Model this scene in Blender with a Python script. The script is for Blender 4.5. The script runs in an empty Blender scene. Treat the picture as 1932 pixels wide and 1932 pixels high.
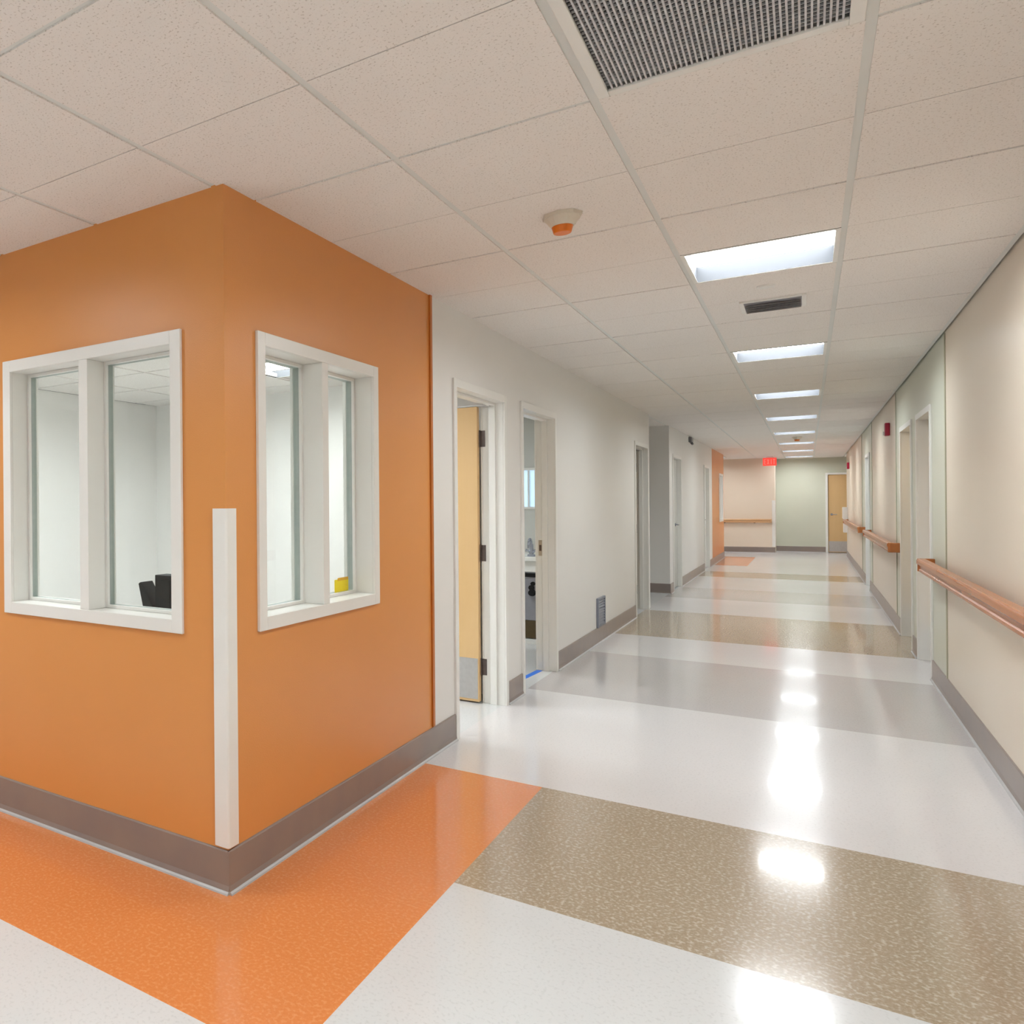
import bpy, bmesh, math, random
from mathutils import Vector, Matrix
random.seed(7)
S = bpy.context.scene
COL = S.collection

# ---------------------------------------------------------------- camera, world, exposure
EYE, H = 1.4029, 2.5673           # eye height, ceiling height
cam_d = bpy.data.cameras.new('camera')
cam = bpy.data.objects.new('camera', cam_d); COL.objects.link(cam)
yaw, roll = -0.6655, -0.0081
fw = Vector((math.sin(yaw), math.cos(yaw), 0))
r0 = fw.cross(Vector((0, 0, 1))).normalized(); u0 = r0.cross(fw)
rr = math.cos(roll)*r0 + math.sin(roll)*u0
uu = -math.sin(roll)*r0 + math.cos(roll)*u0
cam.matrix_world = Matrix(((rr.x, uu.x, -fw.x, 0), (rr.y, uu.y, -fw.y, 0), (rr.z, uu.z, -fw.z, EYE), (0, 0, 0, 1)))
cam_d.sensor_width = 36; cam_d.lens = 1469.3/1932*36
cam_d.shift_x = (966-371.1)/1932; cam_d.shift_y = (954.1-966)/1932
cam_d.clip_start = 0.02; cam_d.clip_end = 100
S.camera = cam
W = bpy.data.worlds.new('world'); S.world = W; W.use_nodes = True
W.node_tree.nodes['Background'].inputs[0].default_value = (0.8, 0.88, 1, 1)
W.node_tree.nodes['Background'].inputs[1].default_value = 0.05
S.view_settings.view_transform = 'Standard'; S.view_settings.look = 'None'
S.view_settings.gamma = 1; S.view_settings.use_curve_mapping = False
S.view_settings.exposure = -0.24
LIGHT = 38.0                      # strength of the ceiling light lenses
LIGHT_COL = (0.92, 0.975, 1.0)

# ---------------------------------------------------------------- main dimensions
P = 0.6096                        # ceiling module
X0, Y0 = -0.4803, 2.4877          # a main runner and a cross line of the ceiling grid
XL, XR = -1.657, 0.761            # corridor walls
YC = 2.2805                       # front face of the orange station
YO = 4.245                        # where the orange side wall ends
T = 0.14                          # wall thickness
YA0, YA1 = 11.86, 13.76           # alcove
YF0, YF1 = 20.45, 23.45           # far orange wall
YB, YG = 26.1, 27.0               # far beige wall, far green wall
YRE = 25.3                        # end of right wall
RZ = 2.385                        # ceiling of the room behind the windows

# ---------------------------------------------------------------- materials
def lin(c):
    return tuple(((v/255)/12.92 if v/255 <= .04045 else ((v/255+.055)/1.055)**2.4) for v in c)
def mat(name, col, rough=.5, metal=0, spec=.5, emit=None, es=0, bump=None, speck=None, var=None, coat=0):
    """bump=(scale,strength) speck=(scale,darkcol,lo,hi) var=(scale,col2)"""
    m = bpy.data.materials.new(name); m.use_nodes = True
    nt = m.node_tree; b = nt.nodes['Principled BSDF']
    b.inputs['Base Color'].default_value = (*col, 1); b.inputs['Roughness'].default_value = rough
    b.inputs['Metallic'].default_value = metal; b.inputs['Specular IOR Level'].default_value = spec
    b.inputs['Coat Weight'].default_value = coat; b.inputs['Coat Roughness'].default_value = .055
    if emit: b.inputs['Emission Color'].default_value = (*emit, 1); b.inputs['Emission Strength'].default_value = es
    geo = nt.nodes.new('ShaderNodeNewGeometry')
    out = None
    if var:
        n = nt.nodes.new('ShaderNodeTexNoise'); n.inputs['Scale'].default_value = var[0]; n.inputs['Detail'].default_value = 4
        nt.links.new(geo.outputs['Position'], n.inputs['Vector'])
        mp = nt.nodes.new('ShaderNodeMapRange'); mp.inputs[1].default_value = .35; mp.inputs[2].default_value = .65
        nt.links.new(n.outputs['Fac'], mp.inputs[0])
        mx = nt.nodes.new('ShaderNodeMix'); mx.data_type = 'RGBA'
        mx.inputs[6].default_value = (*col, 1); mx.inputs[7].default_value = (*var[1], 1)
        nt.links.new(mp.outputs[0], mx.inputs[0]); out = mx.outputs[2]
    if speck:
        n = nt.nodes.new('ShaderNodeTexNoise'); n.inputs['Scale'].default_value = speck[0]; n.inputs['Detail'].default_value = 2
        nt.links.new(geo.outputs['Position'], n.inputs['Vector'])
        mp = nt.nodes.new('ShaderNodeMapRange'); mp.inputs[1].default_value = speck[2]; mp.inputs[2].default_value = speck[3]
        nt.links.new(n.outputs['Fac'], mp.inputs[0])
        mx = nt.nodes.new('ShaderNodeMix'); mx.data_type = 'RGBA'
        if out: nt.links.new(out, mx.inputs[6])
        else: mx.inputs[6].default_value = (*col, 1)
        mx.inputs[7].default_value = (*speck[1], 1)
        nt.links.new(mp.outputs[0], mx.inputs[0]); out = mx.outputs[2]
    if out: nt.links.new(out, b.inputs['Base Color'])
    if bump:
        n = nt.nodes.new('ShaderNodeTexNoise'); n.inputs['Scale'].default_value = bump[0]; n.inputs['Detail'].default_value = 2
        nt.links.new(geo.outputs['Position'], n.inputs['Vector'])
        bp = nt.nodes.new('ShaderNodeBump'); bp.inputs['Strength'].default_value = bump[1]; bp.inputs['Distance'].default_value = .002
        nt.links.new(n.outputs['Fac'], bp.inputs['Height']); nt.links.new(bp.outputs[0], b.inputs['Normal'])
    return m
def glass_mat(name, tint):
    m = bpy.data.materials.new(name); m.use_nodes = True; nt = m.node_tree; nt.nodes.clear()
    o = nt.nodes.new('ShaderNodeOutputMaterial'); mx = nt.nodes.new('ShaderNodeMixShader')
    tr = nt.nodes.new('ShaderNodeBsdfTransparent'); gl = nt.nodes.new('ShaderNodeBsdfGlossy'); fr = nt.nodes.new('ShaderNodeMath'); lw = nt.nodes.new('ShaderNodeLayerWeight'); p5 = nt.nodes.new('ShaderNodeMath')
    tr.inputs[0].default_value = (*tint, 1); gl.inputs['Roughness'].default_value = .01; lw.inputs[0].default_value = .5
    p5.operation = 'POWER'; p5.inputs[1].default_value = 5; nt.links.new(lw.outputs['Facing'], p5.inputs[0])
    fr.operation = 'MULTIPLY_ADD'; fr.inputs[1].default_value = .96; fr.inputs[2].default_value = .04; nt.links.new(p5.outputs[0], fr.inputs[0])
    nt.links.new(fr.outputs[0], mx.inputs[0]); nt.links.new(tr.outputs[0], mx.inputs[1]); nt.links.new(gl.outputs[0], mx.inputs[2])
    nt.links.new(mx.outputs[0], o.inputs[0]); return m
def wood_mat(name, c1, c2, scale, rough, axis):
    m = mat(name, c1, rough); nt = m.node_tree; b = nt.nodes['Principled BSDF']
    geo = nt.nodes.new('ShaderNodeNewGeometry'); mp = nt.nodes.new('ShaderNodeMapping')
    sc = [scale]*3; sc[axis] = scale*.08; mp.inputs['Scale'].default_value = sc
    n = nt.nodes.new('ShaderNodeTexNoise'); n.inputs['Scale'].default_value = 1; n.inputs['Detail'].default_value = 5; n.inputs['Distortion'].default_value = .6
    mx = nt.nodes.new('ShaderNodeMix'); mx.data_type = 'RGBA'; mx.inputs[6].default_value = (*c1, 1); mx.inputs[7].default_value = (*c2, 1)
    nt.links.new(geo.outputs['Position'], mp.inputs[0]); nt.links.new(mp.outputs[0], n.inputs['Vector'])
    nt.links.new(n.outputs['Fac'], mx.inputs[0]); nt.links.new(mx.outputs[2], b.inputs['Base Color']); return m

ORANGE = (.72, .30, .08)
M = {
 'orange': mat('orange_paint', ORANGE, .34, bump=(260, .25), var=(1.3, (.735, .31, .088))),
 'orange_trim': mat('orange_vinyl_trim', (.50, .15, .018), .4, var=(9, (.53, .165, .02))),
 'white': mat('white_paint', (.79, .775, .745), .42, bump=(240, .2), var=(1.1, (.805, .79, .76))),
 'room_white': mat('room_paint', (.865, .85, .82), .5, bump=(240, .2), var=(1.0, (.875, .86, .83))),
 'room_grey': mat('room_grey_paint', (.60, .60, .56), .5, bump=(240, .2), var=(1.0, (.62, .62, .58))),
 'beige': mat('beige_wall_panel', (.80, .695, .57), .33, bump=(200, .25), var=(1.2, (.81, .71, .585))),
 'green': mat('green_wall_panel', (.62, .63, .52), .30, bump=(200, .25), var=(1.2, (.635, .645, .535))),
 'seam': mat('panel_seam_strip', (.46, .45, .33), .4, var=(8, (.48, .47, .35))),
 'frame': mat('white_metal_frame', (.82, .81, .77), .32, var=(4, (.835, .825, .785))),
 'frame_in': mat('frame_enamel', (.82, .815, .78), .3, var=(4, (.835, .83, .795))),
 'base': mat('brown_grey_rubber_base', (.255, .21, .195), .3, var=(6, (.285, .23, .2))),
 'toe': mat('grey_base_toe', (.46, .46, .46), .4, var=(9, (.5, .5, .5))),
 'tile': mat('ceiling_tile', (.865, .825, .785), .9, spec=.2, bump=(170, .5), speck=(150, (.64, .59, .54), .60, .68)),
 'grid': mat('ceiling_grid_metal', (.74, .75, .72), .5, var=(5, (.76, .77, .74))),
 'groove': mat('tile_groove', (.42, .37, .32), .9, spec=.1, var=(30, (.45, .40, .35))),
 'f_white': mat('white_vinyl_floor', (.68, .69, .69), .16, coat=.28, bump=(7, .03), speck=(90, (.63, .64, .64), .55, .65), var=(2, (.695, .705, .705))),
 'f_white_warm': mat('white_vinyl_warm_bounce', (.72, .70, .70), .16, coat=.28, bump=(7, .03), speck=(90, (.665, .645, .645), .56, .66), var=(2, (.735, .715, .715))),  # same white vinyl, with warm bounce from orange and ceiling put into its colour
 'f_grey': mat('grey_vinyl_floor', (.54, .51, .50), .16, coat=.28, bump=(7, .03), speck=(90, (.49, .465, .455), .55, .65), var=(2, (.55, .52, .51))),
 'f_tan': mat('tan_vinyl_floor', (.42, .335, .24), .16, coat=.28, bump=(7, .03), speck=(75, (.56, .48, .375), .50, .66), var=(110, (.335, .26, .17))),
 'f_orange': mat('orange_vinyl_floor', (.75, .255, .075), .16, coat=.26, bump=(7, .03), speck=(80, (.78, .31, .11), .50, .68), var=(100, (.72, .235, .065))),
 'lamp_in': mat('light_recess_dark', (.056, .058, .063), .6, spec=.1, var=(6, (.058, .060, .065))),  # near-black in place of white, so the recess beside the lens renders dimmer
 'lens': mat('lit_lens', (1, 1, 1), .5, emit=LIGHT_COL, es=LIGHT, var=(6, (.97, .97, .97))),
 'steel': mat('brushed_steel', (.56, .54, .53), .28, metal=.85, bump=(60, .2), var=(30, (.52, .50, .49))),
 'hinge': mat('dark_bronze', (.10, .08, .075), .38, metal=.6, var=(40, (.13, .10, .09))),
 'chrome': mat('chrome', (.42, .44, .50), .22, metal=.7, var=(30, (.38, .40, .46))),
 'black': mat('black_plastic', (.008, .008, .008), .6, spec=.25, var=(30, (.012, .012, .012))),
 'dgrey': mat('dark_grey_plastic', (.17, .17, .18), .4, var=(30, (.2, .2, .21))),
 'mgrey': mat('grey_enamel', (.27, .27, .30), .4, var=(20, (.29, .29, .32))),
 'bgrey': mat('blue_grey_enamel', (.22, .235, .28), .45, var=(20, (.24, .255, .30))),
 'brownd': mat('dark_brown_laminate', (.085, .055, .02), .4, var=(20, (.10, .065, .025))),
 'plastic': mat('white_plastic', (.78, .77, .73), .4, var=(20, (.8, .79, .75))),
 'cream_pl': mat('cream_plastic', (.68, .62, .52), .4, var=(20, (.7, .64, .54))),
 'cap': mat('orange_dust_cap', (.80, .20, .012), .35, var=(40, (.76, .18, .01))),
 'red': mat('red_plastic', (.42, .012, .05), .35, var=(30, (.45, .015, .055))),
 'yellow': mat('yellow_sticker_paper', (.90, .72, .0), .5, var=(60, (.92, .75, .01))),
 'ochre': mat('ochre_print', (.75, .42, .02), .5, var=(60, (.78, .45, .03))),
 'tape': mat('blue_tape', (.02, .17, .72), .5, var=(60, (.03, .19, .76))),
 'gasket': mat('green_grey_gasket', (.38, .43, .405), .45, var=(30, (.41, .46, .43))),
 'exit': mat('exit_sign_red', (.8, .05, .04), .4, emit=(1, .07, .05), es=1.0, var=(30, (.78, .05, .04))),
 'exit_l': mat('exit_letter_red', (.9, .2, .17), .4, emit=(1, .16, .13), es=1.15, var=(30, (.88, .2, .17))),
 'blue_pane': mat('glowing_blue_pane', (.6, .75, .9), .3, emit=(.55, .78, 1), es=.85, var=(6, (.62, .77, .92))),
 'dark': mat('duct_dark', (.24, .24, .25), .8, var=(6, (.26, .26, .27))),
 'blade': mat('grille_blade', (.66, .66, .67), .45, var=(30, (.55, .55, .57))),
 'birch': wood_mat('birch_door_veneer', (.66, .42, .18), (.74, .51, .26), 9, .35, 2),
 'rail': wood_mat('stained_handrail_wood', (.40, .125, .03), (.46, .16, .045), 24, .25, 1),
 'rail_x': wood_mat('pale_handrail_wood', (.60, .36, .18), (.66, .42, .23), 60, .3, 0),
 'glass': glass_mat('clear_glass', (.96, .975, .965)),
}

# ---------------------------------------------------------------- helpers
class Fr:
    """wall frame: u along the wall, d out of the wall face, z up"""
    def __init__(s, o, U, N): s.o, s.U, s.N = Vector(o), Vector(U), Vector(N)
    def p(s, u, d, z): return s.o + s.U*u + s.N*d + Vector((0, 0, z))
WORLD = Fr((0, 0, 0), (1, 0, 0), (0, 1, 0))
LEFT = Fr((XL, 0, 0), (0, 1, 0), (1, 0, 0))       # u = y, d = into corridor
RIGHT = Fr((XR, 0, 0), (0, 1, 0), (-1, 0, 0))
FRONT = Fr((0, YC, 0), (1, 0, 0), (0, -1, 0))
def box(bm, a0, a1, b0, b1, c0, c1, F=WORLD, mi=0):
    v = [bm.verts.new(F.p(a, b, c)) for c in (c0, c1) for b in (b0, b1) for a in (a0, a1)]
    for f in ((0, 1, 3, 2), (4, 5, 7, 6), (0, 1, 5, 4), (2, 3, 7, 6), (0, 2, 6, 4), (1, 3, 7, 5)):
        bm.faces.new([v[i] for i in f]).material_index = mi
def cyl(bm, p0, p1, r0, r1=None, n=20, mi=0, caps=True):
    p0, p1 = Vector(p0), Vector(p1); r1 = r0 if r1 is None else r1
    a = (p1-p0).normalized(); t = a.orthogonal().normalized(); b = a.cross(t)
    R0 = [bm.verts.new(p0+(t*math.cos(2*math.pi*i/n)+b*math.sin(2*math.pi*i/n))*r0) for i in range(n)]
    R1 = [bm.verts.new(p1+(t*math.cos(2*math.pi*i/n)+b*math.sin(2*math.pi*i/n))*r1) for i in range(n)]
    for i in range(n): bm.faces.new((R0[i], R0[(i+1) % n], R1[(i+1) % n], R1[i])).material_index = mi
    if caps: bm.faces.new(R0).material_index = mi; bm.faces.new(R1[::-1]).material_index = mi
def prism(bm, pts, F, u0, u1, mi=0):
    """profile pts (d,z) swept from u0 to u1"""
    A = [bm.verts.new(F.p(u0, d, z)) for d, z in pts]; B = [bm.verts.new(F.p(u1, d, z)) for d, z in pts]
    n = len(pts)
    for i in range(n): bm.faces.new((A[i], A[(i+1) % n], B[(i+1) % n], B[i])).material_index = mi
    bm.faces.new(A).material_index = mi; bm.faces.new(B[::-1]).material_index = mi
def obj(name, bm, mats, parent=None, bevel=0, smooth=False):
    bmesh.ops.recalc_face_normals(bm, faces=bm.faces)
    me = bpy.data.meshes.new(name); bm.to_mesh(me); bm.free()
    for m in (mats if isinstance(mats, (list, tuple)) else [mats]): me.materials.append(M[m])
    if smooth:
        for p in me.polygons: p.use_smooth = True
    o = bpy.data.objects.new(name, me); COL.objects.link(o)
    if parent:
        o.parent = parent; o.matrix_parent_inverse = parent.matrix_basis.inverted()
    if bevel:
        b = o.modifiers.new('bevel', 'BEVEL'); b.width = bevel; b.segments = 2; b.limit_method = 'ANGLE'
    return o
def tag(o, label, cat=None, group=None, kind=None):
    o['label'] = label
    if cat: o['category'] = cat
    if group: o['group'] = group
    if kind: o['kind'] = kind
    return o
def empty(name, loc):
    e = bpy.data.objects.new(name, None); e.empty_display_size = .1; e.location = loc; COL.objects.link(e); return e
def B(): return bmesh.new()
def dup(o, loc):
    c = o.copy(); COL.objects.link(c); c.location = loc
    for ch in o.children:
        k = ch.copy(); COL.objects.link(k); k.parent = c
        for g in ch.children:
            q = g.copy(); COL.objects.link(q); q.parent = k
    return c

def wall(name, F, u0, u1, mats, label, openings=(), paint=None, z1=H+.03, t=T, back=1, extra=()):
    """solid wall slab with rectangular openings; paint=[(ua,ub,material index)] on the face towards d+"""
    us = sorted({u0, u1, *[o[0] for o in openings], *[o[1] for o in openings], *[q for p in (paint or []) for q in p[:2]]})
    us = [u for u in us if u0 <= u <= u1]
    zs = sorted({0, z1, *[o[2] for o in openings], *[o[3] for o in openings]})
    def solid(i, j):
        if not (0 <= i < len(us)-1 and 0 <= j < len(zs)-1): return False
        cu, cz = (us[i]+us[i+1])/2, (zs[j]+zs[j+1])/2
        return not any(o[0] < cu < o[1] and o[2] < cz < o[3] for o in openings)
    bm = B(); V = {}
    def v(i, d, j):
        k = (i, d, j)
        if k not in V: V[k] = bm.verts.new(F.p(us[i], 0 if d == 0 else -t, zs[j]))
        return V[k]
    def face(vs, mi): bm.faces.new(vs).material_index = mi
    for i in range(len(us)-1):
        for j in range(len(zs)-1):
            if not solid(i, j): continue
            cu = (us[i]+us[i+1])/2; mi = 0
            for a, b, k in (paint or []):
                if a < cu < b: mi = k
            face((v(i, 0, j), v(i+1, 0, j), v(i+1, 0, j+1), v(i, 0, j+1)), mi)
            face((v(i, 1, j), v(i+1, 1, j), v(i+1, 1, j+1), v(i, 1, j+1)), back)
            if not solid(i-1, j): face((v(i, 0, j), v(i, 1, j), v(i, 1, j+1), v(i, 0, j+1)), mi)
            if not solid(i+1, j): face((v(i+1, 0, j), v(i+1, 1, j), v(i+1, 1, j+1), v(i+1, 0, j+1)), mi)
            if not solid(i, j-1): face((v(i, 0, j), v(i+1, 0, j), v(i+1, 1, j), v(i, 1, j)), mi)
            if not solid(i, j+1): face((v(i, 0, j+1), v(i+1, 0, j+1), v(i+1, 1, j+1), v(i, 1, j+1)), mi)
    o = obj(name, bm, mats); return tag(o, label, 'wall', kind='structure')

# ---------------------------------------------------------------- floor
def floor_col(x, y):
    if x < XL-.02 and y > YC+.02: return 0
    if x < -1.04 and 1.667 < y < 4.07: return 4
    if 2.85 < y < 4.07: return 3
    if y < 2.85: return 0
    if 4.07 < y < 6.17: return 1
    if 6.17 < y < 8.07: return 2
    if 9.32 < y < 11.6: return 3
    if 13.35 < y < 15.0: return 2
    if 17.4 < y < 18.7: return 3
    if x < -1.04 and 20.6 < y < 23.95: return 4
    return 1
bm = B()
xs = [-7.2, XL-.02, -1.04, 3.4]; ys = [-2.7, 1.667, YC+.02, 2.85, 4.07, 6.17, 8.07, 9.32, 11.6, 13.35, 15.0, 17.4, 18.7, 20.6, 23.95, 27.3]
FV = {}
for i, x in enumerate(xs):
    for j, y in enumerate(ys): FV[i, j] = (bm.verts.new((x, y, 0)), bm.verts.new((x, y, -.08)))
for i in range(len(xs)-1):
    for j in range(len(ys)-1):
        c = floor_col((xs[i]+xs[i+1])/2, (ys[j]+ys[j+1])/2)
        for k in (0, 1):
            bm.faces.new((FV[i, j][k], FV[i+1, j][k], FV[i+1, j+1][k], FV[i, j+1][k])).material_index = c
n, m_ = len(xs)-1, len(ys)-1
for i in range(n):
    for j in (0, m_): bm.faces.new((FV[i, j][0], FV[i+1, j][0], FV[i+1, j][1], FV[i, j][1]))
for j in range(m_):
    for i in (0, n): bm.faces.new((FV[i, j][0], FV[i, j+1][0], FV[i, j+1][1], FV[i, j][1]))
tag(obj('floor', bm, ['f_white', 'f_white_warm', 'f_grey', 'f_tan', 'f_orange']),
    'polished speckled vinyl floor with white, grey, tan and orange bands', 'floor', kind='structure')

# ---------------------------------------------------------------- ceiling
regions = [(-7.0, XR, -2.5, YC), (XL, XR, YC, YG), (-4.0, XL, YA0, YA1), (-5.0, XL, YF1, YB), (XR, 3.2, YRE, YG)]
light_cells = [(0, n) for n in (-7, -2, 3, 8, 13, 18, 23, 28, 33, 38)] + [(-5, -3), (-10, -3), (-5, -7), (-3, 36)]
grille_cell = (0, -1)
holes = set(light_cells+[grille_cell])
bm = B(); gb = B()
for (rx0, rx1, ry0, ry1) in regions:
    for m in range(-12, 8):
        for n in range(-10, 42):
            if (m, n) in holes: continue
            cx0, cx1, cy0, cy1 = X0+m*P, X0+(m+1)*P, Y0+n*P, Y0+(n+1)*P
            g = .0115
            ga = .008 if n % 2 == 0 else .0022
            gb_ = .008 if (n+1) % 2 == 0 else .0022
            a0, a1, b0, b1 = max(cx0+g, rx0), min(cx1-g, rx1), max(cy0+ga, ry0), min(cy1-gb_, ry1)
            if cx1 > rx1 > cx0: a1 = min(a1, rx1)
            if a1-a0 > .02 and b1-b0 > .02: box(bm, a0, a1, b0, b1, H, H+.02)
    # metal grid just above the tile faces
    for m in range(-12, 8):
        x = X0+m*P
        if rx0 < x < rx1 and x-.0125 > rx0-.02: box(gb, max(x-.0125, rx0), min(x+.0125, rx1), ry0, ry1, H+.005, H+.0245)
for (rx0, rx1, ry0, ry1) in regions:
    for n in range(-10, 42):
        y = Y0+n*P
        w = .0125 if n % 2 == 0 else .004
        if not ry0 < y < ry1: continue
        for m in range(-12, 8):
            a0, a1 = max(X0+m*P+.0126, rx0), min(X0+(m+1)*P-.0126, rx1)
            if a1-a0 < .02: continue
            if (m, n) in holes and (m, n-1) in holes: continue
            box(gb, a0, a1, y-w, y+w, H+.005, H+.0235, mi=0 if n % 2 == 0 else 1)
ceil = tag(obj('ceiling', bm, 'tile'), 'suspended ceiling of speckled beige-white square tiles', 'ceiling', kind='structure')
obj('ceiling_grid', gb, ['grid', 'groove'], ceil)

def recessed(bm, x0, x1, y0, y1, z0, z1, w, mi=0):
    """four side walls of a recess, w thick, open at the bottom"""
    box(bm, x0, x0+w, y0, y1, z0, z1, mi=mi); box(bm, x1-w, x1, y0, y1, z0, z1, mi=mi)
    box(bm, x0+w, x1-w, y0, y0+w, z0, z1, mi=mi); box(bm, x0+w, x1-w, y1-w, y1, z0, z1, mi=mi)
def make_light(x, y, z=H):
    e = empty('ceiling_light', (x, y, z)); h = P/2-.0105
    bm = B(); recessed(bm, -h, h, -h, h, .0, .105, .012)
    box(bm, -h, h, -h, h, .106, .12)
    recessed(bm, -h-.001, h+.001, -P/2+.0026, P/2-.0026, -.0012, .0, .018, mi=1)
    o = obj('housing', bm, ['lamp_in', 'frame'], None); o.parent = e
    bm = B(); box(bm, -h+.014, h-.014, -h+.014, h-.014, .080, .090)
    o = obj('lens', bm, 'lens', None); o.parent = e
    return e
ORD = {-2: 'recessed square ceiling light beside the air grille, nearest the camera', 3: 'largest lit square ceiling light in view, just before the small air vent',
       8: 'second lit ceiling light of the corridor row, beyond the small air vent', 13: 'third lit ceiling light of the corridor row',
       18: 'fourth lit ceiling light of the corridor row', 23: 'fifth lit ceiling light of the corridor row',
       28: 'sixth lit ceiling light of the corridor row, behind the far smoke detector', 33: 'seventh and next to last ceiling light of the corridor row',
       38: 'last ceiling light, right before the green end wall', -7: 'recessed ceiling light of the corridor row behind the camera'}
first = None
for (m, n) in light_cells:
    loc = (X0+(m+.5)*P, Y0+(n+.5)*P, H)
    e = make_light(*loc) if first is None else dup(first, loc)
    first = first or e
    lab = ORD.get(n) if m == 0 else {(-5, -3): 'recessed ceiling light facing the orange front wall window', (-10, -3): 'recessed ceiling light at the far left end of the side corridor',
                                     (-5, -7): 'recessed ceiling light at the back of the side corridor', (-3, 36): 'recessed ceiling light round the far orange corner, before the beige wall'}[(m, n)]
    tag(e, lab, 'ceiling light', 'recessed square ceiling lights')
# room lights
for loc, lab in (((-2.95, 4.82, RZ), 'lit square light on the ceiling of the room behind the windows'),
                 ((-2.9, 3.2, RZ), 'unseen ceiling light added to brighten the windowed room near its corner'),  # added lamp, out of view, only brightens the room
                 ((-4.2, 3.2, RZ), 'ceiling light over the left end of the windowed room'),
                 ((-2.9, 7.2, 2.5), 'ceiling light inside the second doorway room'),
                 ((-2.9, 22.0, 2.45), 'ceiling light in the room behind the far orange wall'),
                 ((-2.9, 12.8, H), 'recessed ceiling light inside the left alcove'),
                 ((-2.9, 24.9, H), 'recessed ceiling light of the far left side corridor'),
                 ((-2.9, 10.2, 2.5), 'ceiling light in the room behind the third doorway')):
    e = dup(first, loc); tag(e, lab, 'ceiling light', 'ceiling lights of the side rooms')
    if loc[2] == H: e.location.z = H-.004

# ---------------------------------------------------------------- walls
w1 = (-2.86, -1.902, .968, 2.022)          # glazed opening in the front wall (x, z)
w2 = (2.528, 3.488, .968, 2.022)           # in the side wall (y, z)
w3 = (22.2, 23.1, .965, 2.025)
D1, D2, D3 = (4.575, 5.60), (5.955, 6.97), (10.72, 11.72)
D4, D5 = (14.10, 15.12), (18.75, 19.75)
def dop(d): return (d[0]+.02, d[1]-.02, 0, 2.13)
wall('wall_front', FRONT, -7.0, XL-T, ['orange', 'room_white'], 'orange wall with a two-pane window facing the side corridor', [w1])
wall('wall_left', LEFT, YC, YO, ['orange', 'room_white'], 'orange side wall of the station with a two-pane window', [w2])
wall('wall_hall', LEFT, YO, YA0, ['white', 'room_white'], 'white corridor wall with two open doorways and a closed door', [dop(D1), dop(D2), dop(D3)])
wall('wall_far', LEFT, YA1+T, YF0, ['white', 'room_white'], 'white corridor wall beyond the alcove', [dop(D4), dop(D5)])
wall('wall_far_orange', LEFT, YF0, YF1, ['orange', 'room_white'], 'distant orange corridor wall with a window', [w3])
DA, DB, DC = (8.30, 9.33), (9.74, 10.86), (16.0, 17.05)
wall('wall_right', RIGHT, -2.5, YRE, ['beige', 'room_white', 'green'], 'right corridor wall of beige and green panels',
     [dop(DA), dop(DB), dop(DC)], [(7.545, 11.38, 2), (15.45, 18.2, 2)])
ALC = Fr((0, YA1, 0), (1, 0, 0), (0, -1, 0))
wall('wall_alcove', ALC, -4.0, XL, ['white', 'room_white'], 'pale grey-white wall at the back of the left alcove')
wall('wall_alcove_side', Fr((-4.0, 0, 0), (0, 1, 0), (1, 0, 0)), YA0, YA1, ['white', 'room_white'], 'inner end wall of the alcove')
wall('wall_alcove_near', Fr((0, YA0, 0), (1, 0, 0), (0, 1, 0)), -4.0, XL-T, ['white', 'room_white'], 'near side wall of the alcove')
wall('wall_end_beige', Fr((0, YB, 0), (1, 0, 0), (0, -1, 0)), -5.0, -.70, ['beige', 'room_white'], 'beige wall closing the left half of the corridor end', t=.9, back=0)
wall('wall_end_green', Fr((0, YG, 0), (1, 0, 0), (0, -1, 0)), -.70, 3.2, ['green', 'room_white'], 'green wall at the very end of the corridor', [(.39, 1.36, 0, 2.13)])
wall('wall_back', Fr((0, -2.5, 0), (1, 0, 0), (0, 1, 0)), -7.0, XR, ['white', 'room_white'], 'white wall behind the camera')
wall('wall_side', Fr((-7.0, 0, 0), (0, 1, 0), (1, 0, 0)), -2.5, YC, ['white', 'room_white'], 'white wall ending the side corridor')
wall('wall_far_corner', Fr((-5.0, 0, 0), (0, 1, 0), (1, 0, 0)), YF1, YB, ['white', 'room_white'], 'white wall ending the far left side corridor')
wall('wall_far_return', Fr((0, YF1, 0), (1, 0, 0), (0, 1, 0)), -5.0, XL-T, ['orange', 'room_white'], 'orange return wall at the far corner')
wall('wall_far_right', Fr((3.2, 0, 0), (0, 1, 0), (-1, 0, 0)), YRE-.2, YG, ['beige', 'room_white'], 'beige wall at the far right turn')
wall('wall_right_return', Fr((0, YRE, 0), (1, 0, 0), (0, 1, 0)), XR+T, 3.2, ['beige', 'room_white'], 'beige return wall at the far right turn')
# windowed room, second room, far room
RW = Fr((-5.05, 0, 0), (0, 1, 0), (1, 0, 0))
wall('wall_room_left', RW, YC+T, 5.80, ['room_white', 'room_white'], 'pale inner wall of the windowed room', z1=RZ)
wall('wall_room_back', Fr((0, 5.80, 0), (1, 0, 0), (0, -1, 0)), -5.05-T, XL-T, ['room_white', 'room_white'], 'pale partition between the first two rooms', z1=H)
wall('wall_room_two_left', Fr((-4.2, 0, 0), (0, 1, 0), (1, 0, 0)), 5.80+T, 9.0, ['room_grey', 'room_grey'], 'grey side wall of the second doorway room')
wall('wall_room_two_back', Fr((0, 9.0, 0), (1, 0, 0), (0, -1, 0)), -4.2-T, XL-T, ['room_grey', 'room_grey'], 'grey back wall of the second doorway room', [(-2.98, -2.345, 1.355, 1.77)])
wall('wall_room_three_back', Fr((-4.4, 0, 0), (0, 1, 0), (1, 0, 0)), 20.6, YF1-T, ['room_white', 'room_white'], 'white wall inside the far orange room')
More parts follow.
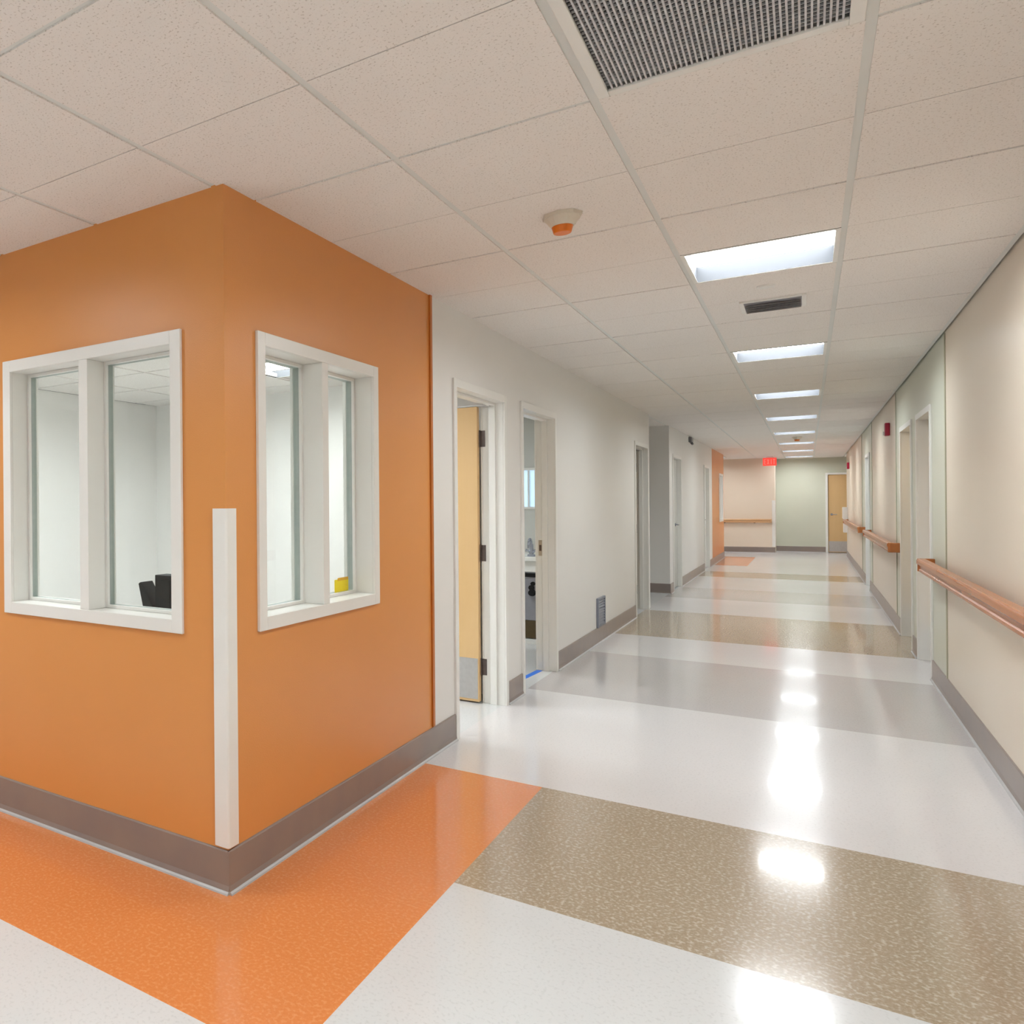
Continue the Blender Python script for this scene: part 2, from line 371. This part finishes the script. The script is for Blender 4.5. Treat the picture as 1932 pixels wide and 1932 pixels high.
wall('wall_room_three_side', Fr((0, 20.6, 0), (1, 0, 0), (0, 1, 0)), -4.4, XL-T, ['room_white', 'room_white'], 'white side wall inside the far orange room')
bm = B()
box(bm, -5.05, XL-T, YC+T, 5.80, RZ+.125, RZ+.15)
for i in range(6):
    for j in range(6):
        a0, b0 = -5.05+i*P, YC+T+.02+j*P
        x0_, x1_, y0_, y1_ = a0+.012, min(a0+P-.012, XL-T), b0+.01, min(b0+P-.01, 5.80)
        if y1_-y0_ > .05 and x1_-x0_ > .05 and not (abs((x0_+x1_)/2+2.95) < .45 and abs((y0_+y1_)/2-4.82) < .45) and not (abs((x0_+x1_)/2+4.2) < .4 and abs((y0_+y1_)/2-3.2) < .4) and not (abs((x0_+x1_)/2+2.9) < .45 and abs((y0_+y1_)/2-3.2) < .45):
            box(bm, x0_, x1_, y0_, y1_, RZ, RZ+.02)
for i in range(6): box(bm, -5.05+i*P-.0115 if i else -5.05, -5.05+i*P+.0115, YC+T, 5.8, RZ+.006, RZ+.03)
for j in range(6):
    if YC+T+.02+j*P < 5.7: box(bm, -5.05, XL-T, YC+T+.02+j*P-.0115, YC+T+.02+j*P+.0115, RZ+.008, RZ+.03)
# backing above the tiles, open at the three lights
h = P/2-.015
xc = [-5.05, -4.2-h, -4.2+h, -2.95-h, -2.95+h, XL-T]
for (ya, yb, lits) in ((YC+T, 3.2-h, ()), (3.2-h, 3.2+h, (-4.2, -2.9)), (3.2+h, 4.82-h, ()), (4.82-h, 4.82+h, (-2.95,)), (4.82+h, 5.8, ())):
    edges = [-5.05]+[v for l in lits for v in (l-h, l+h)]+[XL-T]
    for k in range(0, len(edges), 2): box(bm, edges[k], edges[k+1], ya, yb, RZ+.021, RZ+.024)
tag(obj('ceiling_room', bm, 'tile'), 'lower tiled ceiling of the windowed room', 'ceiling', kind='structure')
for nm, (a, b, c, d, z), (lx, ly), lab in (('ceiling_room_two', (-4.2, XL-T, 5.94, 9.0, 2.5), (-2.9, 7.2), 'plain ceiling of the second doorway room'),
                                ('ceiling_room_three', (-4.4, XL-T, 20.6, YF1-T, 2.45), (-2.9, 22.0), 'plain ceiling of the far orange room')):
    bm = B(); h = P/2-.013
    for q in ((a, lx-h, c, d), (lx+h, b, c, d), (lx-h, lx+h, c, ly-h), (lx-h, lx+h, ly+h, d)): box(bm, *q, z, z+.03)
    tag(obj(nm, bm, 'tile'), lab, 'ceiling', kind='structure')

# orange vinyl end trim, panel seams
bm = B(); prism(bm, [(0, 0.16), (.010, 0.16), (.010, H), (0, H)], LEFT, YO-.028, YO)
tag(obj('trim_1', bm, 'orange_trim'), 'narrow darker orange edge strip ending the orange side wall', 'trim', kind='structure')
for i, (y, w) in enumerate(((7.52, .035), (11.39, .03), (15.46, .03), (18.2, .03))):
    bm = B(); prism(bm, [(0, .15), (.006, .15), (.006, H), (0, H)], RIGHT, y-w/2, y+w/2)
    tag(obj('trim_%d' % (i+2), bm, 'seam', bevel=.002), ['olive seam strip between near beige and green panels', 'olive seam strip beside the red alarm', 'olive seam strip before the far right door', 'farthest olive seam strip on the right wall'][i], 'trim', kind='structure')
bm = B()
prism(bm, [(0, .17), (.012, .17), (.012, 1.42), (0, 1.42)], Fr((0, YB, 0), (1, 0, 0), (0, -1, 0)), -.765, -.688)
box(bm, -.70, -.688, YB-.012, YB+.06, .17, 1.42)
tag(obj('corner_guard', bm, 'frame', bevel=.003), 'distant white corner guard between the beige and green end walls', 'corner guard')
# ---------------------------------------------------------------- baseboards
def base(name, F, segs, label, m='base'):
    bm = B()
    for (a, b) in segs:
        prism(bm, [(0, .012), (.014, .012), (.009, .03), (.008, .15), (.005, .155), (0, .155)], F, a, b, 0)
        prism(bm, [(0, 0), (.022, 0), (.020, .006), (.012, .0125), (0, .0125)], F, a, b, 1)
    return tag(obj(name, bm, [m, 'toe']), label, 'baseboard', kind='structure')
base('baseboard_front', FRONT, [(-7.0, XL+.009)], 'brown-grey rubber base under the orange front wall')
base('baseboard_left', LEFT, [(YC-.009, D1[0])], 'brown-grey rubber base under the orange side wall')
base('baseboard_hall', LEFT, [(D1[1], D2[0]), (D2[1], D3[0])], 'brown-grey rubber base along the white wall')
base('baseboard_alcove', ALC, [(-4.0, XL+.009)], 'dark base in the alcove')
base('baseboard_far', LEFT, [(YA1-.009, D4[0]), (D4[1], D5[0]), (D5[1], YF1+.009)], 'brown-grey base beyond the alcove')
base('baseboard_right', RIGHT, [(-2.5, DA[0]), (DA[1], DB[0]), (DB[1], DC[0]), (DC[1], YRE)], 'brown-grey base along the right wall')
base('baseboard_end', Fr((0, YB, 0), (1, 0, 0), (0, -1, 0)), [(-5.0, -.70)], 'dark base under the beige end wall')
base('baseboard_end_green', Fr((0, YG, 0), (1, 0, 0), (0, -1, 0)), [(-.70, .37), (1.38, 3.2)], 'dark base under the green end wall')

# near corner guard: white L of two wings with a rounded nose
bm = B(); g = .010; wl = .052; r = .010
prof = [(-wl, 0), (-wl, -g)]
for k in range(7):
    a = math.radians(-90+15*k); prof.append((g-r+r*math.cos(a), -(g-r)+r*math.sin(a)))
prof += [(g, wl), (0, wl), (0, 0)]
lo = [bm.verts.new((XL+x, YC+y, .165)) for x, y in prof]; hi = [bm.verts.new((XL+x, YC+y, 1.392)) for x, y in prof]
n = len(prof)
for i in range(n): bm.faces.new((lo[i], lo[(i+1) % n], hi[(i+1) % n], hi[i]))
bm.faces.new(lo); bm.faces.new(hi[::-1])
tag(obj('corner_guard', bm, 'frame'), 'tall white plastic corner guard on the orange wall corner', 'corner guard')

# ---------------------------------------------------------------- windows
def window(name, F, op, label, t=T):
    u0, u1, z0, z1 = op; fw_ = .048; c = (u0+u1)/2; mw = .026
    e = empty(name, F.p(c, 0, z0)); tag(e, label, 'window', kind='structure')
    bm = B()
    def ring(a0, a1, b0, b1, w, d0, d1):
        box(bm, a0, a0+w, d0, d1, b0, b1, F); box(bm, a1-w, a1, d0, d1, b0, b1, F)
        box(bm, a0+w, a1-w, d0, d1, b0, b0+w, F); box(bm, a0+w, a1-w, d0, d1, b1-w, b1, F)
    ring(u0-fw_, u1+fw_, z0-fw_, z1+fw_, fw_+.004, 0, .014)           # face frame on the wall
    ring(u0-fw_, u1+fw_, z0-fw_, z1+fw_, fw_+.004, -t-.014, -t)      # inner face frame
    ring(u0, u1, z0, z1, .004, -t, 0)
    box(bm, c-mw, c+mw, -t-.012, .012, z0+.004, z1-.004, F)
    ring(u0+.004, c-mw, z0+.004, z1-.004, .014, -.137, -.128); ring(c+mw, u1-.004, z0+.004, z1-.004, .014, -.137, -.128)
    ring(u0+.004, c-mw, z0+.004, z1-.004, .014, -.100, -.085); ring(c+mw, u1-.004, z0+.004, z1-.004, .014, -.100, -.085)
    obj('window_frame', bm, 'frame', e, bevel=.0025)
    for a, b in ((u0+.004, c-mw), (c+mw, u1-.004)):
        bm = B(); box(bm, a+.006, b-.006, -.117, -.111, z0+.010, z1-.010, F)
        g_ = obj('glass_pane', bm, 'glass', e)
        bm = B(); ring(a+.001, b-.001, z0+.005, z1-.005, .012, -.1275, -.1005)
        obj('gasket', bm, 'gasket', g_)
    return e
window('window_1', FRONT, w1, 'white-framed two-pane window in the orange front wall')
window('window_2', LEFT, w2, 'white-framed two-pane window in the orange side wall')
window('window_3', LEFT, w3, 'white-framed window in the distant orange wall')
RB = Fr((0, 9.0, 0), (1, 0, 0), (0, -1, 0))
e = empty('window_4', (-2.66, 9.0, 1.36)); tag(e, 'small white-framed glowing pane on the back wall beyond the second doorway', 'window', kind='structure')
bm = B()
for a, b, c, d in ((-3.0, -2.325, 1.335, 1.362), (-3.0, -2.325, 1.762, 1.79), (-3.0, -2.97, 1.362, 1.762), (-2.352, -2.325, 1.362, 1.762), (-2.425, -2.41, 1.362, 1.762)):
    box(bm, a, b, -.05, .015, c, d, RB)
obj('window_frame', bm, 'frame', e, bevel=.002)
bm = B(); box(bm, -2.97, -2.352, -.04, -.034, 1.362, 1.762, RB); obj('glass_pane', bm, 'blue_pane', e)  # pale blue glow put into the pane itself, no outdoors behind

# ---------------------------------------------------------------- doors
def door_frame(e, F, d, t=T, head=2.15):
    u0, u1 = d; w = .05
    bm = B()
    for a, b in ((u0, u0+w), (u1-w, u1)):
        box(bm, a, b, 0, .013, 0, head, F); box(bm, a, b, -t-.013, -t, 0, head, F)
    box(bm, u0+w, u1-w, 0, .013, head-w, head, F); box(bm, u0+w, u1-w, -t-.013, -t, head-w, head, F)
    box(bm, u0+.021, u0+w, -t, 0, 0, head-.021, F); box(bm, u1-w, u1-.021, -t, 0, 0, head-.021, F)
    box(bm, u0+w, u1-w, -t, 0, head-w, head-.021, F)
    return bm
def stops(bm, F, d, d0, d1, head=2.15, s=.016, w=.05):
    u0, u1 = d
    box(bm, u0+w, u0+w+s, d0, d1, 0, head-w, F); box(bm, u1-w-s, u1-w, d0, d1, 0, head-w, F)
    box(bm, u0+w+s, u1-w-s, d0, d1, head-w-s, head-w, F)
# doors hinged on the far jamb, leaf swung 90 degrees into the room
def open_door(name, d, label):
    e = empty(name, (XL, d[0]+.5, 0)); tag(e, label, 'door', kind='structure')
    bm = door_frame(e, LEFT, d); stops(bm, LEFT, d, -.095, -.05); obj('door_frame', bm, 'frame', e, bevel=.002)
    yj = d[1]-.05
    bm = B(); box(bm, XL-T-.03-.90, XL-T-.022, yj-.048, yj-.004, .012, 2.08)
    leaf = obj('door_leaf', bm, 'birch', e, bevel=.0015)
    bm = B(); box(bm, XL-T-.03-.88, XL-T-.030, yj-.0500, yj-.0482, .03, .315); obj('kick_plate', bm, 'steel', leaf)
    for z in (.253, 1.053, 1.857):
        bm = B()
        box(bm, XL-T-.018, XL-T+.018, yj-.0035, yj+.0, z-.057, z+.057)
        cyl(bm, (XL-T-.021, yj-.006, z-.06), (XL-T-.021, yj-.006, z+.06), .0075, n=12)
        obj('hinge', bm, 'hinge', e)
    bm = B(); box(bm, XL-T+.01, XL-T+.06, yj-.04, yj-.006, 2.078, 2.098); box(bm, XL-T-.20, XL-T+.03, yj-.045, yj-.025, 2.083, 2.092)
    obj('overhead_stop', bm, 'steel', e)
open_door('door_1', D1, 'open birch door with steel kick plate in the first white frame')
open_door('door_3', D3, 'third doorway with dark hinges, just before the alcove')
wall('wall_room_four_left', Fr((-4.2, 0, 0), (0, 1, 0), (1, 0, 0)), 9.14, YA0-T, ['room_white', 'room_white'], 'side wall of the room behind the third doorway')
bm = B(); box(bm, -4.2, XL-T, 9.14, YA0-T, 2.5, 2.53)
tag(obj('ceiling_room_four', bm, 'tile'), 'ceiling of the room behind the third doorway', 'ceiling', kind='structure')
# doorway 2: frame only, door swung out of sight
e = empty('door_2', (XL, D2[0]+.5, 0)); tag(e, 'second white door frame standing open onto a small room', 'door', kind='structure')
bm = door_frame(e, LEFT, D2); stops(bm, LEFT, D2, -.095, -.05); obj('door_frame', bm, 'frame', e, bevel=.002)
yj2 = D2[1]-.05
bm = B(); box(bm, XL-.125, XL-.098, yj2-.003, yj2, .96, 1.09); box(bm, XL-.120, XL-.103, yj2-.0045, yj2-.003, 1.0, 1.05, mi=1)
obj('strike_plate', bm, ['steel', 'hinge'], e)
# hinge near the first jamb; leaf folded back against the wall inside
bm = B(); box(bm, XL-T-.93, XL-T-.03, D2[0]+.004, D2[0]+.048, .012, 2.08); leaf = obj('door_leaf', bm, 'birch', e, bevel=.0015)
def closed_door(name, F, d, label, leafm, depth, lever=None, kick=False, hinges=None, hmat='hinge', head=2.15, t=T):
    u0, u1 = d; e = empty(name, F.p((u0+u1)/2, 0, 0)); tag(e, label, 'door', kind='structure')
    bm = door_frame(e, F, d, t, head); stops(bm, F, d, -depth-.075, -depth-.046, head); obj('door_frame', bm, 'frame', e, bevel=.002)
    bm = B(); box(bm, u0+.053, u1-.053, -depth-.045, -depth, .012, head-.053, F); leaf = obj('door_leaf', bm, leafm, e, bevel=.0015)
    if kick:
        bm = B(); box(bm, u0+.065, u1-.065, -depth, -depth+.0018, .03, .31, F); obj('kick_plate', bm, 'steel', leaf)
    if lever:
        bm = B(); cyl(bm, F.p(lever, -depth, 1.03), F.p(lever, -depth+.012, 1.03), .028); cyl(bm, F.p(lever, -depth, 1.03), F.p(lever, -depth+.055, 1.03), .009)
        s = 1 if lever < (u0+u1)/2 else -1
        cyl(bm, F.p(lever, -depth+.05, 1.03), F.p(lever+s*.11, -depth+.05, 1.03), .009, .008)
        obj('lever_handle', bm, 'chrome', leaf)
    if hinges:
        for z in (.28, 1.06, 1.86):
            bm = B(); cyl(bm, F.p(hinges, -depth+.008, z-.058), F.p(hinges, -depth+.008, z+.058), .010, n=12)
            box(bm, hinges-.004, hinges+.035, -depth, -depth+.0025, z-.057, z+.057, F)
            obj('hinge', bm, hmat, e)
    return e
closed_door('door_4', LEFT, D4, 'closed pale grey door just past the alcove corner', 'room_grey', .05, lever=D4[1]-.30)
closed_door('door_5', LEFT, D5, 'pale door beside the distant orange wall', 'frame', .05, lever=D5[0]+.13)
closed_door('door_6', RIGHT, DA, 'nearest door on the right, in the green panel wall', 'birch', .088, kick=True, lever=DA[0]+.13)
closed_door('door_7', RIGHT, DB, 'second door on the right, beside the red alarm', 'birch', .088, kick=True, lever=DB[0]+.13)
closed_door('door_8', RIGHT, DC, 'third and farthest door on the right wall', 'frame', .06, lever=DC[0]+.13)
closed_door('door_9', Fr((0, YG, 0), (1, 0, 0), (0, -1, 0)), (.372, 1.38), 'birch door with kick plate in the green end wall', 'birch', .03, lever=.50, kick=True)

# ---------------------------------------------------------------- handrails
def rail_profile():
    """outline (d, z): broad rounded cap over a narrower grooved lower band"""
    pts = []
    d0, d1, z0, z1, r = .045, .105, .004, .050, .016
    for cx_, cz_, a0 in ((d1-r, z1-r, 0), (d0+r, z1-r, 90)):
        for k in range(6):
            a = math.radians(a0+18*k); pts.append((cx_+r*math.cos(a), cz_+r*math.sin(a)))
    pts = [(.105, .012)]+pts+[(.045, .010), (.055, .0), (.055, -.046), (.060, -.052), (.088, -.052), (.094, -.046), (.094, -.030), (.086, -.024), (.086, -.004), (.098, .004)]
    return pts
RP = rail_profile()
def handrail(F, u0, u1, z, label, m='rail', ret=(True, True), nb=3):
    e = empty('handrail', F.p((u0+u1)/2, 0, z)); tag(e, label, 'handrail', 'wooden wall handrails')
    bm = B(); prism(bm, [(d, z+q) for d, q in RP], F, u0, u1); obj('rail', bm, m, e, smooth=False)
    for k, (on, u, s) in enumerate(((ret[0], u0, 1), (ret[1], u1, -1))):
        if not on: continue
        bm = B(); pts = [(-s*.028+0, 0), (s*.012, 0), (s*.012, .075), (-s*.0, .100), (-s*.016, .096), (-s*.028, .08)]
        lo = [bm.verts.new(F.p(u+a, b, z-.050)) for a, b in pts]; hi = [bm.verts.new(F.p(u+a, b, z+.050)) for a, b in pts]
        for i in range(6): bm.faces.new((lo[i], lo[(i+1) % 6], hi[(i+1) % 6], hi[i]))
        bm.faces.new(lo); bm.faces.new(hi[::-1]); obj('end_return', bm, m, e, bevel=.004)
    for k in range(nb):
        u = u0+.35+(u1-u0-.7)*k/max(nb-1, 1)
        bm = B(); cyl(bm, F.p(u, 0, z-.035), F.p(u, .008, z-.035), .034, n=20); cyl(bm, F.p(u, .006, z-.035), F.p(u, .066, z-.035), .017, .022, n=16)
        obj('bracket', bm, 'hinge', e)
    return e
handrail(RIGHT, 2.6, 8.17, .90, 'nearest wooden handrail on the beige right wall', ret=(True, True), nb=5)
handrail(RIGHT, 11.02, 15.75, .90, 'wooden handrail below the red alarm on the right wall', nb=4)
handrail(RIGHT, 17.35, 24.4, .90, 'farthest wooden handrail on the right wall', nb=5)
handrail(Fr((0, YB, 0), (1, 0, 0), (0, -1, 0)), -4.9, -.80, .87, 'pale wooden handrail on the beige end wall', m='rail_x', ret=(False, True), nb=6)

# ---------------------------------------------------------------- ceiling fittings
gx0, gx1, gy0, gy1 = X0+.013, X0+P-.013, Y0-P+.006, Y0-.004
e = empty('air_grille', ((gx0+gx1)/2, (gy0+gy1)/2, H)); tag(e, 'large grey eggcrate air grille in a white frame at the top of the photo', 'air vent')
bm = B(); recessed(bm, gx0, gx1, gy0, gy1, H-.006, H+.004, .030); recessed(bm, gx0+.005, gx1-.005, gy0+.005, gy1-.005, H+.004, H+.03, .012)
obj('frame', bm, 'frame', e, bevel=.002)
bm = B(); a0, a1, b0, b1 = gx0+.030, gx1-.030, gy0+.030, gy1-.030
N = 44
for i in range(1, N):
    x = a0+(a1-a0)*i/N; box(bm, x-.0022, x+.0022, b0, b1, H, H+.010)
for i in range(1, 30):
    y = b0+(b1-b0)*i/30; box(bm, a0, a1, y-.0012, y+.0012, H+.004, H+.0095)
obj('blades', bm, 'blade', e)
bm = B(); recessed(bm, gx0+.004, gx1-.004, gy0+.004, gy1-.004, H+.031, H+.30, .01); box(bm, gx0+.004, gx1-.004, gy0+.004, gy1-.004, H+.30, H+.31)
obj('duct_box', bm, 'dark', e)

# small supply diffuser (12 inch) between first and second lights
cx_, cy_ = -.155, 5.70; h = .155
e = empty('air_diffuser', (cx_, cy_, H)); tag(e, 'small square air vent with curved slats between the first two ceiling lights', 'air vent')
bm = B(); recessed(bm, cx_-h, cx_+h, cy_-h, cy_+h, H-.010, H+.0, .022)
box(bm, cx_-h+.02, cx_+h-.02, cy_-h+.02, cy_+h-.02, H-.011, H-.0002, mi=1)  # grey plate stands in for the shaded opening behind the slats
obj('frame', bm, ['frame', 'mgrey'], e, bevel=.001)
for i, k in enumerate((-.09, -.03, .03, .09)):
    bm = B(); P0, P1, P2 = (cy_+k, H-.026), (cy_+k+.018, H-.020), (cy_+k+.03, H-.0115)
    pts = [P0, P1, P2, (P2[0], P2[1]-.002), (P1[0]-.001, P1[1]-.003), (P0[0]-.002, P0[1]-.001)]
    prism(bm, pts, Fr((0, 0, 0), (1, 0, 0), (0, 1, 0)), cx_-h+.024, cx_+h-.024)
    obj('slat', bm, 'frame', e)
bm = B(); cyl(bm, (-.17, 5.22, H-.006), (-.17, 5.22, H), .042, .044, n=28); cyl(bm, (-.17, 5.22, H-.009), (-.17, 5.22, H-.006), .034, .036, n=28)
tag(obj('sprinkler_cover', bm, 'plastic', smooth=False), 'flat round white sprinkler cover just past the largest light', 'sprinkler')
def smoke(x, y, label, size=1.0):
    e = empty('smoke_detector', (x, y, H)); tag(e, label, 'smoke detector', 'ceiling smoke detectors')
    s = size
    bm = B(); cyl(bm, (x, y, H-.012*s), (x, y, H), .066*s, .068*s, n=8); cyl(bm, (x, y, H-.042*s), (x, y, H-.012*s), .038*s, .060*s, n=28)
    obj('body', bm, 'cream_pl', e, bevel=.001)
    bm = B(); cyl(bm, (x, y, H-.066*s), (x, y, H-.040*s), .029*s, .036*s, n=28); obj('dust_cap', bm, 'cap', e, bevel=.003)
smoke(-.775, 3.40, 'white ceiling smoke detector with an orange dust cap, near the camera', 1.12)
smoke(-.15, 17.9, 'tiny far smoke detector in front of the distant ceiling lights', 1.15)

# exit sign
e = empty('exit_sign', (-.80, 25.4, H)); tag(e, 'red lit exit sign hanging from the ceiling at the corridor end', 'exit sign')
bm = B(); box(bm, -.93, -.64, 25.385, 25.425, H-.235, H-.030); obj('sign_face', bm, 'exit', e, bevel=.004)
bm = B(); box(bm, -.86, -.71, 25.39, 25.42, H-.03, H-.0); obj('canopy', bm, 'frame', e, bevel=.002)
bm = B(); hz0, hz1 = H-.20, H-.065; hh = hz1-hz0; yq0, yq1 = 25.381, 25.385; st = .014
def st_box(x0, x1, z0, z1): box(bm, x0, x1, yq0, yq1, z0, z1)
lx = -.905; lw = .045
st_box(lx, lx+st, hz0, hz1)
for z in (hz0, hz0+hh/2-st/2, hz1-st): st_box(lx+st, lx+lw, z, z+st)
lx += .065
for s_ in (1, -1):
    a = [(lx, hz0 if s_ > 0 else hz1), (lx+st, hz0 if s_ > 0 else hz1), (lx+lw, hz1 if s_ > 0 else hz0), (lx+lw-st, hz1 if s_ > 0 else hz0)]
    A_ = [bm.verts.new((x, yq0-(.0005 if s_ > 0 else 0), z)) for x, z in a]; B_ = [bm.verts.new((x, yq1, z)) for x, z in a]
    for i in range(4): bm.faces.new((A_[i], A_[(i+1) % 4], B_[(i+1) % 4], B_[i]))
    bm.faces.new(A_); bm.faces.new(B_[::-1])
lx += .065; st_box(lx+lw/2-st/2, lx+lw/2+st/2, hz0, hz1)
lx += .060; st_box(lx, lx+lw, hz1-st, hz1); st_box(lx+lw/2-st/2, lx+lw/2+st/2, hz0, hz1-st)
obj('lettering', bm, 'exit_l', e)

# ---------------------------------------------------------------- wall fittings
def alarm(u, z, label):
    e = empty('fire_alarm', RIGHT.p(u, 0, z)); tag(e, label, 'fire alarm', 'red wall alarms')
    bm = B(); box(bm, u-.06, u+.06, 0, .045, z-.075, z+.075, RIGHT); obj('housing', bm, 'red', e, bevel=.008)
    bm = B(); box(bm, u-.035, u+.035, .045, .062, z-.065, z-.025, RIGHT); obj('strobe', bm, 'plastic', e, bevel=.006)
alarm(12.25, 2.235, 'dark red fire alarm high on the beige right wall')
alarm(23.6, 2.21, 'tiny far red alarm near the right end of the corridor')
# wall dispenser far right
e = empty('dispenser', RIGHT.p(24.75, 0, .9)); tag(e, 'small white wall box at the far end of the right handrail', 'dispenser')
bm = B(); box(bm, 24.68, 24.86, 0, .10, .96, 1.24, RIGHT); obj('body', bm, 'plastic', e, bevel=.01)
bm = B(); box(bm, 24.68, 24.86, 0, .085, .62, .96, RIGHT); obj('drip_tray', bm, 'plastic', e, bevel=.01)
# low wall grille
e = empty('wall_grille', LEFT.p(8.68, 0, .17)); tag(e, 'blue-grey louvred vent low on the white wall', 'wall vent')
bm = B()
for a, b, c, d in ((8.51, 8.53, .158, .45), (8.83, 8.85, .158, .45), (8.53, 8.83, .158, .178), (8.53, 8.83, .43, .45)): box(bm, a, b, 0, .022, c, d, LEFT)
obj('frame', bm, 'bgrey', e, bevel=.003)
bm = B()
for k in range(9):
    z = .182+k*.028; prism(bm, [(.003, z+.02), (.018, z), (.018, z+.003), (.003, z+.024)], LEFT, 8.53, 8.83)
obj('louvres', bm, 'bgrey', e)
# dark sensor high on far left wall
e = empty('wall_sensor', LEFT.p(16.4, 0, 2.46)); tag(e, 'small dark grey sensor high on the white wall past the alcove', 'sensor')
bm = B(); box(bm, 16.22, 16.46, 0, .05, 2.455, 2.545, LEFT); obj('body', bm, 'dgrey', e, bevel=.008)
bm = B(); cyl(bm, LEFT.p(16.33, .03, 2.46), LEFT.p(16.31, .055, 2.42), .022, .018, n=16); obj('head', bm, 'dgrey', e)
# sticker on window 2 glass (its right hand pane)
e = empty('yellow_sticker', LEFT.p(3.37, -.11, .985)); tag(e, 'bright yellow sticker low on the glass of the side window', 'sticker')
bm = B(); box(bm, 3.305, 3.445, -.1108, -.1102, .985, 1.045, LEFT); obj('paper', bm, 'yellow', e)
bm = B(); box(bm, 3.335, 3.443, -.1102, -.1098, 1.038, 1.052, LEFT); obj('printed_band', bm, 'ochre', e)
# tape on floor
bm = B()
pts = [(-1.822, 6.50), (-1.78, 6.50), (-1.755, 6.90), (-1.80, 6.90)]
lo = [bm.verts.new((x, y, 0)) for x, y in pts]; hi = [bm.verts.new((x, y, .0012)) for x, y in pts]
for i in range(4): bm.faces.new((lo[i], lo[(i+1) % 4], hi[(i+1) % 4], hi[i]))
bm.faces.new(lo); bm.faces.new(hi[::-1])
tag(obj('floor_tape', bm, 'tape'), 'strip of bright blue tape on the floor of the second doorway', 'tape')

# ---------------------------------------------------------------- inside the windowed room
e = empty('counter', (-3.2, 2.65, 0)); tag(e, 'white counter under the window inside the room', 'counter')
bm = B(); box(bm, -5.0, -1.83, YC+T+.016, YC+T+.50, .86, .90); obj('countertop', bm, 'frame_in', e, bevel=.003)
for x in (-4.98, -3.4, -1.87):
    bm = B(); box(bm, x, x+.03, YC+T+.03, YC+T+.46, 0, .86); obj('side_panel', bm, 'frame_in', e, bevel=.002)
e = empty('document_stand', (-2.2, 2.64, .90)); tag(e, 'black upright box with a leaning black panel behind the front window', 'document stand')
bm = B(); box(bm, -2.262, -2.165, 2.58, 2.66, .90, 1.10); box(bm, -2.25, -2.177, 2.576, 2.58, .93, 1.08); obj('upright_box', bm, 'black', e, bevel=.004)
bm = B()
pts = [(-2.285, .90), (-2.262, .90), (-2.305, 1.115), (-2.328, 1.11)]
pts = [(-2.312, .90), (-2.268, .90), (-2.272, .965), (-2.338, 1.066), (-2.352, 1.058)]
lo = [bm.verts.new((x, 2.57, z)) for x, z in pts]; hi = [bm.verts.new((x, 2.65, z)) for x, z in pts]
n = len(pts)
for i in range(n): bm.faces.new((lo[i], lo[(i+1) % n], hi[(i+1) % n], hi[i]))
bm.faces.new(lo); bm.faces.new(hi[::-1]); obj('leaning_panel', bm, 'black', e, bevel=.002)

# ---------------------------------------------------------------- inside the second doorway
yq = 8.15
e = empty('sink_cabinet', (-2.5, yq+.3, 0)); tag(e, 'grey-fronted cabinet with a white top seen through the second doorway', 'cabinet')
bm = B(); box(bm, -3.2, -1.85, yq-.03, 8.98, .825, .865); obj('countertop', bm, 'frame_in', e, bevel=.004)
bm = B(); box(bm, -3.18, -1.87, yq, 8.96, .715, .825); box(bm, -3.18, -1.87, yq+.03, 8.96, .05, .715); obj('body', bm, 'frame_in', e, bevel=.002)
bm = B(); box(bm, -2.7, -1.89, yq+.005, yq+.03, .235, .712); d = obj('front_panel', bm, 'mgrey', e, bevel=.003)
bm = B(); box(bm, -2.28, -2.12, yq-.006, yq+.005, .665, .705); cyl(bm, (-2.155, yq+.005, .60), (-2.155, yq-.02, .60), .02); obj('knob', bm, 'black', d)
bm = B(); cyl(bm, (-2.165, yq+.005, .51), (-2.165, yq-.03, .51), .036, .03); cyl(bm, (-2.17, yq+.005, .56), (-2.17, yq-.015, .56), .026); obj('dial', bm, 'black', d)
bm = B(); box(bm, -2.7, -1.89, yq+.008, yq+.03, .055, .23); obj('lower_drawer', bm, 'brownd', e, bevel=.002)
bm = B(); box(bm, -3.18, -1.87, yq-.01, yq+.03, 0, .048); obj('plinth', bm, 'frame_in', e, bevel=.002)
e = empty('faucet', (-2.2, yq+.12, .865)); tag(e, 'grey metal faucet standing on the white counter in the second room', 'faucet')
bm = B(); cyl(bm, (-2.2, yq+.12, .865), (-2.2, yq+.12, .885), .04, .035); cyl(bm, (-2.2, yq+.12, .885), (-2.2, yq+.12, .99), .022, .018)
obj('base', bm, 'chrome', e, smooth=False)
bm = B(); pv = (-2.2, yq+.12, .98)
for k in range(7):
    a = math.pi*k/6; q = (-2.2, yq+.12-.05+.05*math.cos(a), .98+.06*math.sin(a)); 
    if k: cyl(bm, pv, q, .012, n=12)
    pv = q
cyl(bm, pv, (pv[0], pv[1], pv[2]-.03), .012, n=12); obj('spout', bm, 'chrome', e)
for s in (-.05, .05):
    bm = B(); cyl(bm, (-2.2, yq+.12, .90), (-2.2+s, yq+.10, .93), .009, .012, n=12); obj('handle', bm, 'chrome', e)
